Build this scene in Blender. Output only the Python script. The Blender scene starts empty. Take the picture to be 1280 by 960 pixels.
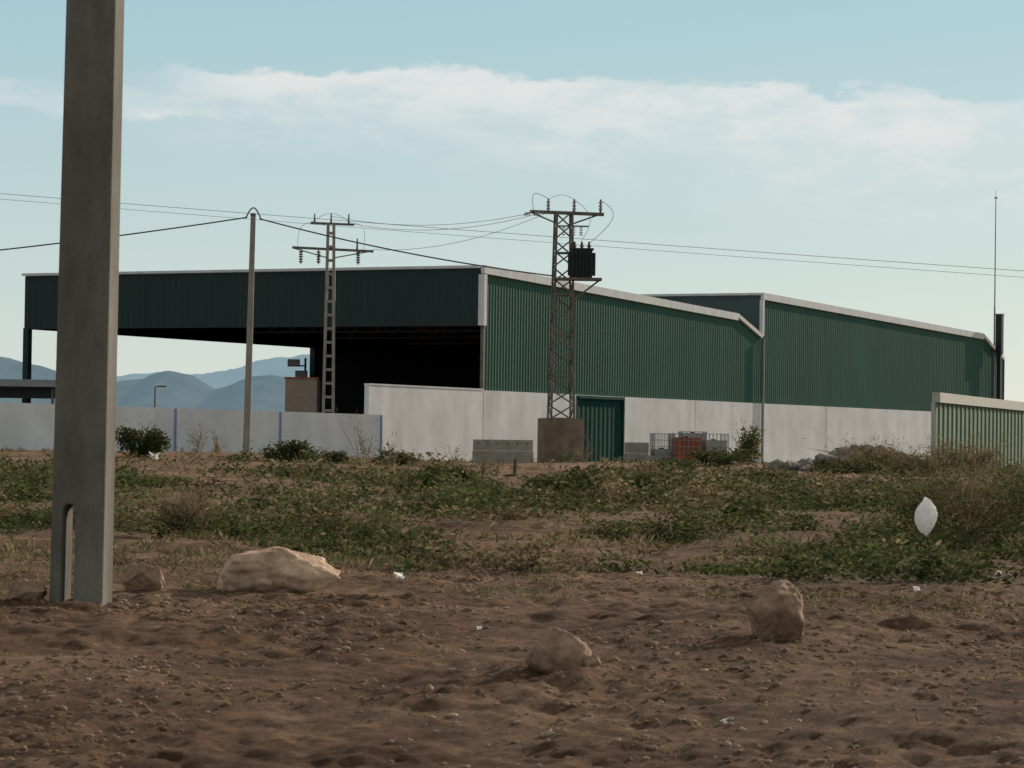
import bpy, math, random, bmesh
import numpy as np
from mathutils import Vector, Matrix, noise as mnoise
random.seed(7); rng=np.random.default_rng(7)
scene=bpy.context.scene
R=math.radians

# ------------------------------------------------------------------ materials
def nodes_of(m):
    m.use_nodes=True
    nt=m.node_tree; b=nt.nodes.get('Principled BSDF'); return nt,b
def mat(name,col,rough=0.8,var=0.25,scale=3.0,bump=0.0,bscale=30.0,metal=0.0,stretch=(1,1,1),spec=0.3,col2=None,lo=0.3,hi=0.7,streak=0.0,sfreq=2.2):
    m=bpy.data.materials.new(name); nt,b=nodes_of(m)
    N=nt.nodes; L=nt.links
    tc=N.new('ShaderNodeTexCoord'); mp=N.new('ShaderNodeMapping'); mp.inputs['Scale'].default_value=stretch
    L.new(tc.outputs['Object'],mp.inputs['Vector'])
    n=N.new('ShaderNodeTexNoise'); n.inputs['Scale'].default_value=scale; n.inputs['Detail'].default_value=8; n.inputs['Roughness'].default_value=0.65
    L.new(mp.outputs[0],n.inputs['Vector'])
    cr=N.new('ShaderNodeValToRGB')
    c1=[max(0,c*(1-var)) for c in col]; c2=[c*(1+var) for c in col] if col2 is None else col2
    cr.color_ramp.elements[0].position=lo; cr.color_ramp.elements[1].position=hi
    cr.color_ramp.elements[0].color=(*c1,1); cr.color_ramp.elements[1].color=(*c2,1)
    L.new(n.outputs['Fac'],cr.inputs['Fac']); src=cr.outputs[0]
    if streak>0:
        mp2=N.new('ShaderNodeMapping'); mp2.inputs['Scale'].default_value=(sfreq,sfreq,sfreq*0.1); L.new(tc.outputs['Object'],mp2.inputs[0])
        n3=N.new('ShaderNodeTexNoise'); n3.inputs['Scale'].default_value=1.0; n3.inputs['Detail'].default_value=4; n3.inputs['Roughness'].default_value=0.6; L.new(mp2.outputs[0],n3.inputs['Vector'])
        r3=N.new('ShaderNodeValToRGB'); r3.color_ramp.elements[0].position=0.35; r3.color_ramp.elements[0].color=(1-streak,1-streak*1.08,1-streak*1.2,1); r3.color_ramp.elements[1].position=0.6; r3.color_ramp.elements[1].color=(1,1,1,1)
        L.new(n3.outputs[0],r3.inputs[0]); mx=N.new('ShaderNodeMixRGB'); mx.blend_type='MULTIPLY'; mx.inputs[0].default_value=1
        L.new(src,mx.inputs[1]); L.new(r3.outputs[0],mx.inputs[2]); src=mx.outputs[0]
    L.new(src,b.inputs['Base Color'])
    b.inputs['Roughness'].default_value=rough; b.inputs['Metallic'].default_value=metal
    b.inputs['Specular IOR Level'].default_value=spec
    if bump>0:
        n2=N.new('ShaderNodeTexNoise'); n2.inputs['Scale'].default_value=bscale; n2.inputs['Detail'].default_value=6
        L.new(tc.outputs['Object'],n2.inputs['Vector'])
        bp=N.new('ShaderNodeBump'); bp.inputs['Strength'].default_value=1.0; bp.inputs['Distance'].default_value=bump
        L.new(n2.outputs['Fac'],bp.inputs['Height']); L.new(bp.outputs[0],b.inputs['Normal'])
    return m

def leafmat(name,trans=0.35):
    m=bpy.data.materials.new(name); nt,b=nodes_of(m); N=nt.nodes; L=nt.links
    N.remove(b)
    a=N.new('ShaderNodeAttribute'); a.attribute_name='Col'
    b=N.new('ShaderNodeBsdfDiffuse'); L.new(a.outputs['Color'],b.inputs['Color'])
    t=N.new('ShaderNodeBsdfTranslucent'); L.new(a.outputs['Color'],t.inputs['Color'])
    mx=N.new('ShaderNodeMixShader'); mx.inputs[0].default_value=trans
    L.new(b.outputs[0],mx.inputs[1]); L.new(t.outputs[0],mx.inputs[2])
    L.new(mx.outputs[0],N['Material Output'].inputs['Surface'])
    return m

M_white=mat('whitewashed_concrete',(0.70,0.685,0.65),0.9,0.13,0.7,0.004,40,stretch=(1,1,0.8),streak=0.12,sfreq=0.8)
M_white2=mat('whitewashed_render',(0.74,0.72,0.68),0.9,0.12,0.5,0.004,40,stretch=(1,1,0.9),streak=0.11,sfreq=0.7)
M_trim=mat('roof_edge_trim',(0.66,0.65,0.62),0.6,0.08,1.0,streak=0.12)
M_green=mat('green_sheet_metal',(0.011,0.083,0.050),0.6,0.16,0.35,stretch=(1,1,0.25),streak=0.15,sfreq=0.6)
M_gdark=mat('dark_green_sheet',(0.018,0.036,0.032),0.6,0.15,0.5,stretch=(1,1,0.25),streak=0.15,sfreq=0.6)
M_ggrey=mat('grey_green_sheet',(0.060,0.086,0.075),0.6,0.1,0.5)
M_door=mat('teal_door_metal',(0.008,0.050,0.040),0.85,0.2,1.0,spec=0.1)
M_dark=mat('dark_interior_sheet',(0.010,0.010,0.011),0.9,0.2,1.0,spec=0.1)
M_steel=mat('galvanised_steel',(0.15,0.125,0.10),0.6,0.35,4.0,metal=0.1)
M_steel_d=mat('truss_steel',(0.10,0.09,0.08),0.7,0.2,4.0)
M_steel_l=mat('grey_steel',(0.26,0.255,0.24),0.5,0.2,4.0,metal=0.2)
M_black=mat('dark_painted_metal',(0.018,0.018,0.018),0.5,0.3,4.0)
M_roof=mat('roof_sheet',(0.22,0.23,0.23),0.6,0.15,1.0)
M_conc=mat('pole_concrete',(0.170,0.152,0.118),0.9,0.36,3.5,0.006,45,stretch=(1,1,0.35),streak=0.30)
M_concf=mat('ladder_pole_concrete',(0.28,0.25,0.20),0.9,0.2,3.0)
M_blockc=mat('tan_concrete_base',(0.22,0.155,0.110),0.95,0.3,2.0,0.01,10,streak=0.2)
M_blue=mat('blue_paint',(0.20,0.29,0.42),0.7,0.15,2.0)
M_wire=mat('wire_grey',(0.08,0.08,0.08),0.6,0.1)
M_wirel=mat('wire_aluminium',(0.42,0.43,0.44),0.6,0.1)
M_insul=mat('insulator_glass',(0.35,0.36,0.35),0.3,0.1)
M_pallet=mat('pallet_wood',(0.20,0.15,0.10),0.9,0.3,6.0)
M_red=mat('rusty_red_plastic',(0.32,0.085,0.035),0.7,0.45,3.0)
M_bottle=mat('white_plastic_tank',(0.42,0.40,0.34),0.5,0.2,2.0)
M_block2=mat('grey_precast',(0.32,0.285,0.225),0.95,0.2,3.0,0.01,20,streak=0.15)
M_shedroof=mat('beige_roof_edge',(0.42,0.39,0.32),0.7,0.1)
M_shed=mat('olive_green_sheet',(0.075,0.135,0.060),0.6,0.15,0.8,streak=0.2)
M_wood=mat('weathered_wood',(0.10,0.075,0.05),0.9,0.3,5.0)
M_stake=M_wood

M_brick=bpy.data.materials.new('clay_brick'); nt,b=nodes_of(M_brick)
br=nt.nodes.new('ShaderNodeTexBrick'); br.inputs['Color1'].default_value=(0.30,0.19,0.125,1); br.inputs['Color2'].default_value=(0.23,0.145,0.095,1); br.inputs['Mortar'].default_value=(0.3,0.27,0.23,1)
br.inputs['Scale'].default_value=2.5
tc=nt.nodes.new('ShaderNodeTexCoord'); mp=nt.nodes.new('ShaderNodeMapping'); mp.inputs['Rotation'].default_value=(R(90),0,0)
nt.links.new(tc.outputs['Object'],mp.inputs[0]); nt.links.new(mp.outputs[0],br.inputs['Vector']); nt.links.new(br.outputs[0],b.inputs['Base Color'])

def rockmat(name,c1,c2,scale=6):
    return mat(name,c1,0.95,0.35,scale,0.025,16,col2=c2)
M_rock1=rockmat('tan_limestone',(0.36,0.205,0.115),(0.66,0.45,0.29),5)
M_rock2=rockmat('brown_stone',(0.24,0.135,0.078),(0.42,0.265,0.165),8)
M_rub=rockmat('grey_rubble',(0.15,0.13,0.11),(0.32,0.28,0.23),2)

# ------------------------------------------------------------------ mesh builder
class MB:
    def __init__(s): s.v=[]; s.f=[]; s.m=[]; s.mats=[]
    def mi(s,m):
        if m not in s.mats: s.mats.append(m)
        return s.mats.index(m)
    def add(s,vs,fs,m):
        o=len(s.v); s.v+= [tuple(v) for v in vs]; k=s.mi(m)
        for f in fs: s.f.append([i+o for i in f]); s.m.append(k)
    def hexa(s,p,m):
        s.add(p,[(3,2,1,0),(4,5,6,7),(0,1,5,4),(1,2,6,5),(2,3,7,6),(3,0,4,7)],m)
    def box(s,c,size,m,ax=None,ay=None):
        ax=Vector(ax or (1,0,0)); ay=Vector(ay or (-ax.y,ax.x,0)); az=Vector((0,0,1)); c=Vector(c)
        hx,hy,hz=[q/2 for q in size]; P=[]
        for k in (-1,1):
            for i,j in ((-1,-1),(1,-1),(1,1),(-1,1)): P.append(c+ax*hx*i+ay*hy*j+az*hz*k)
        s.hexa(P,m)
    def beam(s,a,b,w,m,h=None):
        a=Vector(a); b=Vector(b); d=(b-a)
        if d.length<1e-6: return
        d.normalize(); up=Vector((0,0,1)) if abs(d.z)<0.95 else Vector((0,1,0))
        x=d.cross(up).normalized(); y=x.cross(d).normalized(); h=h or w
        P=[]
        for q in (a,b):
            for i,j in ((-1,-1),(1,-1),(1,1),(-1,1)): P.append(q+x*w/2*i+y*h/2*j)
        s.hexa(P,m)
    def cyl(s,a,b,r0,r1,m,n=10,caps=True):
        a=Vector(a); b=Vector(b); d=(b-a).normalized(); up=Vector((0,0,1)) if abs(d.z)<0.95 else Vector((0,1,0))
        x=d.cross(up).normalized(); y=x.cross(d).normalized(); P=[]
        for q,r in ((a,r0),(b,r1)):
            for i in range(n):
                t=2*math.pi*i/n; P.append(q+x*r*math.cos(t)+y*r*math.sin(t))
        F=[(i,(i+1)%n,n+(i+1)%n,n+i) for i in range(n)]
        if caps: F+= [tuple(range(n))[::-1],tuple(range(n,2*n))]
        s.add(P,F,m)
    def path(s,pts,r,m,n=5):
        for a,b in zip(pts[:-1],pts[1:]): s.cyl(a,b,r,r,m,n,False)
    def obj(s,name,parent=None,smooth=False,bevel=0):
        me=bpy.data.meshes.new(name); me.from_pydata(s.v,[],s.f)
        for m in s.mats: me.materials.append(m)
        me.polygons.foreach_set('material_index',s.m)
        if smooth: me.polygons.foreach_set('use_smooth',[True]*len(s.f))
        me.update()
        o=bpy.data.objects.new(name,me); scene.collection.objects.link(o)
        if parent: o.parent=parent
        if bevel:
            bv=o.modifiers.new('bevel','BEVEL'); bv.width=bevel; bv.segments=2; bv.limit_method='ANGLE'
        return o
def empty(name):
    e=bpy.data.objects.new(name,None); scene.collection.objects.link(e); return e

# ------------------------------------------------------------------ noise / terrain
def h2(xi,yi,seed):
    h=(xi*374761393+yi*668265263+seed*144269504)&0xffffffff
    h=((h^(h>>13))*1274126177)&0xffffffff
    h=h^(h>>16)
    return (h&0xffff)/65535.0
def vn(x,y,seed=0):
    xf=np.floor(x); yf=np.floor(y); xi=xf.astype(np.int64); yi=yf.astype(np.int64)
    u=x-xf; v=y-yf; u=u*u*(3-2*u); v=v*v*(3-2*v)
    a=h2(xi,yi,seed); b=h2(xi+1,yi,seed); c=h2(xi,yi+1,seed); d=h2(xi+1,yi+1,seed)
    return (a*(1-u)+b*u)*(1-v)+(c*(1-u)+d*u)*v
def fbm(x,y,seed=0,o=4):
    s=0;a=1;t=0
    for k in range(o):
        s=s+a*vn(x,y,seed+k); t+=a; a*=0.5; x,y=(x*0.8-y*0.6)*2.03+13.1,(x*0.6+y*0.8)*2.03+7.7
    return s/t
def ss(t): t=np.clip(t,0,1); return t*t*(3-2*t)
def gz(x,y):
    x=np.asarray(x,float); y=np.asarray(y,float)
    z=0.62*np.clip((y-30)/90,0,1)-0.07*ss((y-125)/15)
    z=z-0.04*np.clip(21-y,0,12)-0.06*np.clip(18.3-y,0,7)
    z=z+0.22*ss((-x-3)/9)*ss((y-85)/35)*(1-ss((y-300)/300))
    near=1-ss((y-40)/40)
    mid=1-ss((y-118)/15)
    z=z+(fbm(x*0.22,y*0.22,3)-0.5)*0.16*(0.35+0.65*near)*mid
    z=z+(fbm(x*0.9,y*0.9,11,3)-0.5)*0.13*mid*(0.4+0.6*near)
    rg=ss((fbm(x*0.5,y*0.5,17,3)-0.38)/0.25)
    z=z+(np.abs(fbm(x*2.6,y*2.6,21,4)-0.5))*0.14*near*(0.35+0.65*rg)
    z=z+(fbm(x*7,y*7,31,4)-0.5)*0.075*near*(0.35+0.65*rg)
    def bump(cx,cy,sx,sy,h): return h*np.exp(-((x-cx)/sx)**2-((y-cy)/sy)**2)
    z=z+bump(1.5,20.4,.8,1.0,.09)+bump(0.35,18.9,.7,.9,.03)+bump(-2.0,25.4,1.6,1.2,.04)+bump(-2.9,22.8,.8,1.2,.05)
    z=z+bump(7.0,112,6,5,.22)+bump(-6,95,6,7,.12)
    return z
def gz1(x,y): return float(gz(np.array([x]),np.array([y]))[0])

def cover(x,y):
    ang=x/np.maximum(y,1)
    c=fbm(x*0.55+5,y*0.15+2,51,4)
    c2=fbm(x*1.7,y*0.7,57,3)
    v=c*0.5+c2*0.5
    front=np.where(ang<-0.035,32.0,27.6)+3.0*(fbm(x*0.5,y*0.0,61)-0.5)*2
    bias=-0.035-0.5*(1-ss((y-front)/1.6))
    def g(d0,sd,a0,sa): return np.exp(-((y-d0)/sd)**2-((ang-a0)/sa)**2)
    bias=bias+0.11*g(31,3.6,0.04,.10)+0.08*g(33,4,0.15,.05)+0.09*g(40,6,-0.08,.035)+0.08*g(62,9,0.02,.06)+0.07*g(62,12,0.12,.05)+0.06*g(45,9,-0.155,.03)
    bias=bias-0.12*np.exp(-((y-49)/4.0)**2)*ss((ang+0.02)/0.04)-0.05*np.exp(-((y-38)/1.8)**2)*ss((ang+0.02)/0.04)*(ang<0.1)
    bias=bias-0.12*ss((y-80)/8)
    return v+bias
xs=np.concatenate([-np.geomspace(6000,30,22),np.arange(-29.4,-6.0,0.35),np.arange(-6,6.001,0.035),np.arange(6.35,29.6,0.35),np.geomspace(30,6000,22)])
ys=np.concatenate([-np.geomspace(3000,10,10),np.arange(-8,12,1.0),np.arange(12.1,28,0.035),np.arange(28,45,0.1),np.arange(45,80,0.3),np.arange(80,142,0.9),np.geomspace(143,8000,30)])
X,Y=np.meshgrid(xs,ys); Z=gz(X,Y)
nx,ny=len(xs),len(ys)
me=bpy.data.meshes.new('ground')
V=np.stack([X.ravel(),Y.ravel(),Z.ravel()],1).astype(np.float32)
idx=np.arange(nx*ny).reshape(ny,nx)
F=np.stack([idx[:-1,:-1],idx[:-1,1:],idx[1:,1:],idx[1:,:-1]],-1).reshape(-1,4)
def fast_mesh(me,V,F):
    k=F.shape[1]
    me.vertices.add(len(V)); me.vertices.foreach_set('co',V.astype(np.float32).ravel())
    me.loops.add(F.size); me.loops.foreach_set('vertex_index',F.astype(np.int32).ravel())
    me.polygons.add(len(F)); me.polygons.foreach_set('loop_start',np.arange(0,F.size,k,dtype=np.int32)); me.polygons.foreach_set('loop_total',np.full(len(F),k,dtype=np.int32))
    me.update(calc_edges=True); me.validate()
fast_mesh(me,V,F)
me.polygons.foreach_set('use_smooth',np.ones(len(F),dtype=bool))
cv=ss((cover(X.ravel(),Y.ravel())-0.43)/0.10)*(Y.ravel()<120)
ca=me.color_attributes.new('Veg','FLOAT_COLOR','POINT')
ca.data.foreach_set('color',np.stack([cv,cv,cv,np.ones_like(cv)],1).astype(np.float32).ravel())
g=bpy.data.objects.new('ground',me); scene.collection.objects.link(g)
M_g=bpy.data.materials.new('dry_dirt'); nt,b=nodes_of(M_g); N=nt.nodes; L=nt.links
tc=N.new('ShaderNodeTexCoord')
def noiz(s,d=8,r=0.6):
    n=N.new('ShaderNodeTexNoise'); n.inputs['Scale'].default_value=s; n.inputs['Detail'].default_value=d; n.inputs['Roughness'].default_value=r
    L.new(tc.outputs['Object'],n.inputs['Vector']); return n
def ramp(src,p0,c0,p1,c1):
    r=N.new('ShaderNodeValToRGB'); r.color_ramp.elements[0].position=p0; r.color_ramp.elements[0].color=(*c0,1); r.color_ramp.elements[1].position=p1; r.color_ramp.elements[1].color=(*c1,1)
    L.new(src,r.inputs[0]); return r
def mixc(f,a,b2,mode='MIX',fac=None):
    m=N.new('ShaderNodeMixRGB'); m.blend_type=mode
    if f is not None: L.new(f,m.inputs[0])
    else: m.inputs[0].default_value=fac
    L.new(a,m.inputs[1]); L.new(b2,m.inputs[2]); return m
big=ramp(noiz(0.55,7,0.68).outputs[0],0.38,(0.140,0.072,0.040),0.64,(0.34,0.212,0.130))
med=ramp(noiz(6,9,0.8).outputs[0],0.38,(0.40,0.38,0.36),0.64,(1.35,1.32,1.28))
c=mixc(None,big.outputs[0],med.outputs[0],'MULTIPLY',1.0)
spk=ramp(noiz(45,4,0.7).outputs[0],0.58,(1,1,1),0.70,(1.7,1.66,1.6))
c=mixc(None,c.outputs[0],spk.outputs[0],'MULTIPLY',1.0)
at=N.new('ShaderNodeAttribute'); at.attribute_name='Veg'
vegc=ramp(noiz(7,6).outputs[0],0.35,(0.100,0.078,0.040),0.68,(0.24,0.180,0.102))
mf=N.new('ShaderNodeMath'); mf.operation='MULTIPLY'; mf.inputs[1].default_value=0.65; L.new(at.outputs['Fac'],mf.inputs[0])
c=mixc(mf.outputs[0],c.outputs[0],vegc.outputs[0])
L.new(c.outputs[0],b.inputs['Base Color']); b.inputs['Roughness'].default_value=1.0; b.inputs['Specular IOR Level'].default_value=0.1
bp=N.new('ShaderNodeBump'); bp.inputs['Distance'].default_value=0.06; L.new(noiz(24,10,0.88).outputs[0],bp.inputs['Height'])
L.new(bp.outputs[0],b.inputs['Normal'])
me.materials.append(M_g)

# ------------------------------------------------------------------ hills
def ridge(name,pts,d,depth,material,seed):
    pts=sorted(pts); px=np.array([p[0] for p in pts],float); pz=np.array([p[1] for p in pts],float)
    xs=np.linspace(px[0],px[-1],900); H=np.interp(xs,px,pz)
    H=H+(fbm(xs/28.0,xs*0,seed,4)-0.5)*8*(d/3000)
    rows=26; V=[]
    for j in range(rows):
        v=j/(rows-1)*2-1
        prof=(1-abs(v))**1.1
        yy=d+v*depth
        h=H*prof*(1+0.2*(fbm(xs/90.,xs*0+v*4,seed+5,4)-0.5)*(1-prof))
        V.append(np.stack([xs,np.full_like(xs,yy)+0*xs,h-2],1))
    V=np.concatenate(V); idx=np.arange(rows*900).reshape(rows,900)
    F=np.stack([idx[:-1,:-1],idx[:-1,1:],idx[1:,1:],idx[1:,:-1]],-1).reshape(-1,4)
    me=bpy.data.meshes.new(name); fast_mesh(me,V,F); me.polygons.foreach_set('use_smooth',np.ones(len(F),dtype=bool))
    me.materials.append(material); o=bpy.data.objects.new(name,me); scene.collection.objects.link(o); return o
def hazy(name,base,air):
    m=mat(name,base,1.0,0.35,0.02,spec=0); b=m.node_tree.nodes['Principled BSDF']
    b.inputs['Emission Color'].default_value=(*air,1); b.inputs['Emission Strength'].default_value=1.0   # haze painted as emission, standing in for air light over several km
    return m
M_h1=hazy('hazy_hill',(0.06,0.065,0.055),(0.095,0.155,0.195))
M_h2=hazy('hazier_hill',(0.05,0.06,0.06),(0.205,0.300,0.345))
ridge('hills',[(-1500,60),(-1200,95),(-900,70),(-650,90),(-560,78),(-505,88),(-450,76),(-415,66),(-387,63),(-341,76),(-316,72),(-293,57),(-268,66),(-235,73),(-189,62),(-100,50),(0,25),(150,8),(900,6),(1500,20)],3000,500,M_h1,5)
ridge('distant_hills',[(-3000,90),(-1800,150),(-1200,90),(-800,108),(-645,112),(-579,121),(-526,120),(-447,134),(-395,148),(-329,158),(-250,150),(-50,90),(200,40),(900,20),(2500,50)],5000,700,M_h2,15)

# ------------------------------------------------------------------ warehouse
C0=Vector((-1.42,140,0)); ur=Vector((0.4735,0.8808,0)); ul=Vector((-0.8808,0.4735,0))
def W(t,s,z): return C0+ur*t+ul*s+Vector((0,0,z))
GZ=0.35
wh=empty('warehouse_building')
def corr(mb,p0,p1,zb,zt,n,m,pitch=0.28,depth=0.028):
    p0=Vector(p0); p1=Vector(p1); d=p1-p0; Ln=d.length; d.normalize(); n=Vector(n)
    k=int(Ln/pitch); st=[]
    for i in range(k):
        b0=i*Ln/k; q=Ln/k
        st+=[(b0,0),(b0+q*0.45,0),(b0+q*0.58,depth),(b0+q*0.88,depth)]
    st.append((Ln,0)); vs=[]
    for a,o in st:
        q=p0+d*a+n*o
        vs.append((q.x,q.y,zb(a))); vs.append((q.x,q.y,zt(a)))
    fs=[(2*i,2*i+2,2*i+3,2*i+1) for i in range(len(st)-1)]
    mb.add(vs,fs,m)
top1=lambda t: np.interp(t,[0,28.6,32],[9.52,8.59,7.55])
top2=lambda t: np.interp(t,[32,68.2,72.3],[9.89,9.05,7.61])
nr=-ul; nl=-ur
WT=3.82; S=26.2
mb=MB()
corr(mb,W(0.02,0,0),W(31.95,0,0),lambda a:WT+0.02,lambda a:float(top1(a))-0.12,nr,M_green,depth=0.02)
corr(mb,W(32.05,0,0),W(72.3,0,0),lambda a:WT+0.02,lambda a:float(top2(a+32.05))-0.12,nr,M_green,depth=0.02)
mb.obj('green_side_cladding',wh)
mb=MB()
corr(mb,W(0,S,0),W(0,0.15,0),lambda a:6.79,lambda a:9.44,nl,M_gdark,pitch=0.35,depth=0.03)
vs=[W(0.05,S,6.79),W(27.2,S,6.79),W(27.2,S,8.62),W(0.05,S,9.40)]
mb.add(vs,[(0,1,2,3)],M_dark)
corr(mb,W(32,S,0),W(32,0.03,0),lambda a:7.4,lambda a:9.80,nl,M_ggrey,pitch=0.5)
mb.obj('front_fascia',wh)
mb=MB()
def quad(a,b,c,d,m): mb.add([a,b,c,d],[(0,1,2,3)],m)
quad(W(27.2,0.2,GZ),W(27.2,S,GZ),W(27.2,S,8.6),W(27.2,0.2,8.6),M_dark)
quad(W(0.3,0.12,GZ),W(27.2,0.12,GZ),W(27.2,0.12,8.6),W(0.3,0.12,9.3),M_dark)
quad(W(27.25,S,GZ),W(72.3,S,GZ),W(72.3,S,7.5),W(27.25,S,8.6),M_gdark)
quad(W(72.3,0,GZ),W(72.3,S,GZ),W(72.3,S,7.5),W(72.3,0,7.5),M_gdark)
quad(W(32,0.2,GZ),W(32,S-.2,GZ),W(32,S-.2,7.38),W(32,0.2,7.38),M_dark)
mb.obj('inner_walls',wh)
mb=MB()
def roof(ts,top,s0,s1,th=0.14):
    for a,b_ in zip(ts[:-1],ts[1:]):
        za,zb=float(top(a)),float(top(b_))
        P=[W(a,s0,za-th),W(a,s1,za-th),W(b_,s1,zb-th),W(b_,s0,zb-th),W(a,s0,za),W(a,s1,za),W(b_,s1,zb),W(b_,s0,zb)]
        mb.hexa(P,M_roof)
roof([0.05,28.6,31.9],top1,0.05,S)
roof([32.04,68.2,72.3],top2,0.05,S)
mb.obj('roof',wh)
mb=MB()
def trim(ts,top,h=0.42,th=0.16,up=0.06):
    for a,b_ in zip(ts[:-1],ts[1:]):
        za,zb=float(top(a))+up,float(top(b_))+up
        P=[W(a,0.04,za-h),W(a,-th,za-h),W(b_,-th,zb-h),W(b_,0.04,zb-h),W(a,0.04,za),W(a,-th,za),W(b_,-th,zb),W(b_,0.04,zb)]
        mb.hexa(P,M_trim)
trim([-0.1,28.6],top1,0.38); trim([28.6,31.9],top1,0.22); trim([32.0,68.2],top2,0.38); trim([68.2,72.4],top2,0.22)
mb.box(W(-0.02,-0.03,7.98),(0.30,0.30,2.36),M_trim,ax=ur)
mb.box(W(32.0,-0.06,8.55),(0.22,0.2,2.0),M_trim,ax=ur)
mb.beam(W(-0.09,S+0.1,9.52),W(-0.09,0.2,9.52),0.14,M_trim,0.12)
mb.beam(W(31.9,S,9.88),W(31.9,0.0,9.88),0.12,M_trim,0.12)
mb.beam(W(72.35,-0.08,7.5),W(72.35,-0.08,4.0),0.14,M_ggrey)
mb.obj('white_edge_trim',wh)
mb=MB()
segs=[(-10.25,-0.03),(0.03,9.40),(14.75,23.17),(23.23,31.9),(31.96,41.27),(41.33,50.77),(50.83,60.0),(60.06,72.3)]
for a,b_ in segs:
    c_=W((a+b_)/2,-0.02,(GZ-0.3+WT)/2); mb.box(c_,(b_-a,0.22,WT-GZ+0.3),M_white,ax=ur)
mb.beam(W(-10.25,-0.02,WT+0.03),W(-0.05,-0.02,WT+0.03),0.28,M_white,0.06)
for t in (0,23.2,31.93,41.3,50.8,60.03):
    mb.box(W(t,0.02,2.0),(0.12,0.08,3.6),M_steel_l,ax=ur)
mb.box(W(12.07,-0.0,WT-0.04),(5.36,0.2,0.08),M_white,ax=ur)
mb.obj('white_base_wall',wh)
mb=MB()
corr(mb,W(9.42,-0.04,0),W(14.72,-0.04,0),lambda a:GZ,lambda a:WT-0.09,nr,M_door,pitch=0.45,depth=0.02)
mb.box(W(9.45,-0.10,2.1),(0.10,0.12,3.3),M_door,ax=ur); mb.box(W(14.66,-0.10,2.1),(0.12,0.12,3.3),M_door,ax=ur); mb.box(W(12.07,-0.14,3.72),(5.2,0.1,0.14),M_door,ax=ur)
mb.obj('sliding_door',wh)
mb=MB()
for t in (0.15,27.2):
    mb.box(W(t,S-0.1,3.6),(0.32,0.32,6.5),M_gdark,ax=ur)
mb.box(W(0.1,0.0,5.3),(0.16,0.16,3.0),M_steel,ax=ur)
mb.cyl(W(31.9,-0.22,0.5),W(31.9,-0.22,7.4),0.07,0.07,M_steel_l)
for t in (3.5,11,19):
    zb=6.70; s_a,s_b=0.3,15.0; zt_=7.6
    mb.beam(W(t,s_a,zb),W(t,s_b,zb),0.08,M_steel_d); mb.beam(W(t,s_a,zt_),W(t,s_b,zt_),0.08,M_steel_d)
    k=12
    for i in range(k):
        s0=s_a+(s_b-s_a)*i/k; s1=s_a+(s_b-s_a)*(i+1)/k; sm=(s0+s1)/2
        mb.beam(W(t,s0,zb),W(t,sm,zt_),0.06,M_steel_d); mb.beam(W(t,sm,zt_),W(t,s1,zb),0.06,M_steel_d)
mb.obj('steel_frame',wh)
mb=MB()
mb.box(W(70.3,-0.50,6.9),(0.24,0.24,6.7),M_black,ax=ur); mb.box(W(70.3,-0.50,9.1),(0.42,0.42,2.6),M_black,ax=ur); mb.box(W(70.3,-0.50,10.45),(0.48,0.48,0.10),M_steel,ax=ur)
mb.obj('flue_stack',wh)
mb=MB()
cpos=W(26.8,S+0.2,0)
for dz,dx in ((5.75,-.35),(5.1,0.1),):
    mb.beam(cpos+Vector((0,0,dz)),cpos+Vector((dx-0.3,-0.3,dz)),0.08,M_black)
    c_=cpos+Vector((dx-0.3,-0.35,dz+0.15)); mb.box(c_,(0.7,0.25,0.42),M_black); mb.box(c_+Vector((0,-0.14,0)),(0.6,0.03,0.32),M_steel_l)
mb.beam(cpos+Vector((0,0,4.3)),cpos+Vector((0,0,6.2)),0.12,M_black)
mb.obj('floodlights',wh)

mb=MB()
p=Vector((32.05,202.2,0)); 
mb.cyl(p+Vector((0,0,0.4)),p+Vector((0,0,11)),0.08,0.055,M_steel_l,8); mb.cyl(p+Vector((0,0,11)),p+Vector((0,0,18.2)),0.045,0.03,M_steel_l,6)
mb.cyl(p+Vector((0,0,18.2)),p+Vector((0,0,18.8)),0.015,0.015,M_steel_l,6)
mb.cyl(p+Vector((0,0,18.2)),p+Vector((0,0,18.3)),0.10,0.10,M_steel_l,8)
mb.obj('antenna_mast')

# ------------------------------------------------------------------ perimeter wall (low)
mb=MB()
A=Vector((-5.60,129.6,0)); B=Vector((-20.75,120.0,0)); d=(B-A); Ln=d.length; d.normalize()
B2=A+d*(Ln*2.6)
tot=(B2-A).length; q=4.85; t=0
ztop=lambda t: 2.52+0.2*min(t/Ln,2.0)
while t<tot:
    t1=min(t+q,tot)
    P=[];a=A+d*t; b_=A+d*t1; nn=Vector((-d.y,d.x,0))*0.09
    for z0,z1 in ((0.2,0.2),(ztop(t),ztop(t1))):
        P+= [a-nn+Vector((0,0,z0)),b_-nn+Vector((0,0,z1)),b_+nn+Vector((0,0,z1)),a+nn+Vector((0,0,z0))]
    mb.hexa(P,M_white2)
    c_=a+Vector((0,0,(0.2+ztop(t)-0.02)/2)); mb.box(c_,(0.10,0.24,ztop(t)-0.22),M_blue,ax=d)
    t=t1
mb.obj('perimeter_wall')

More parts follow.
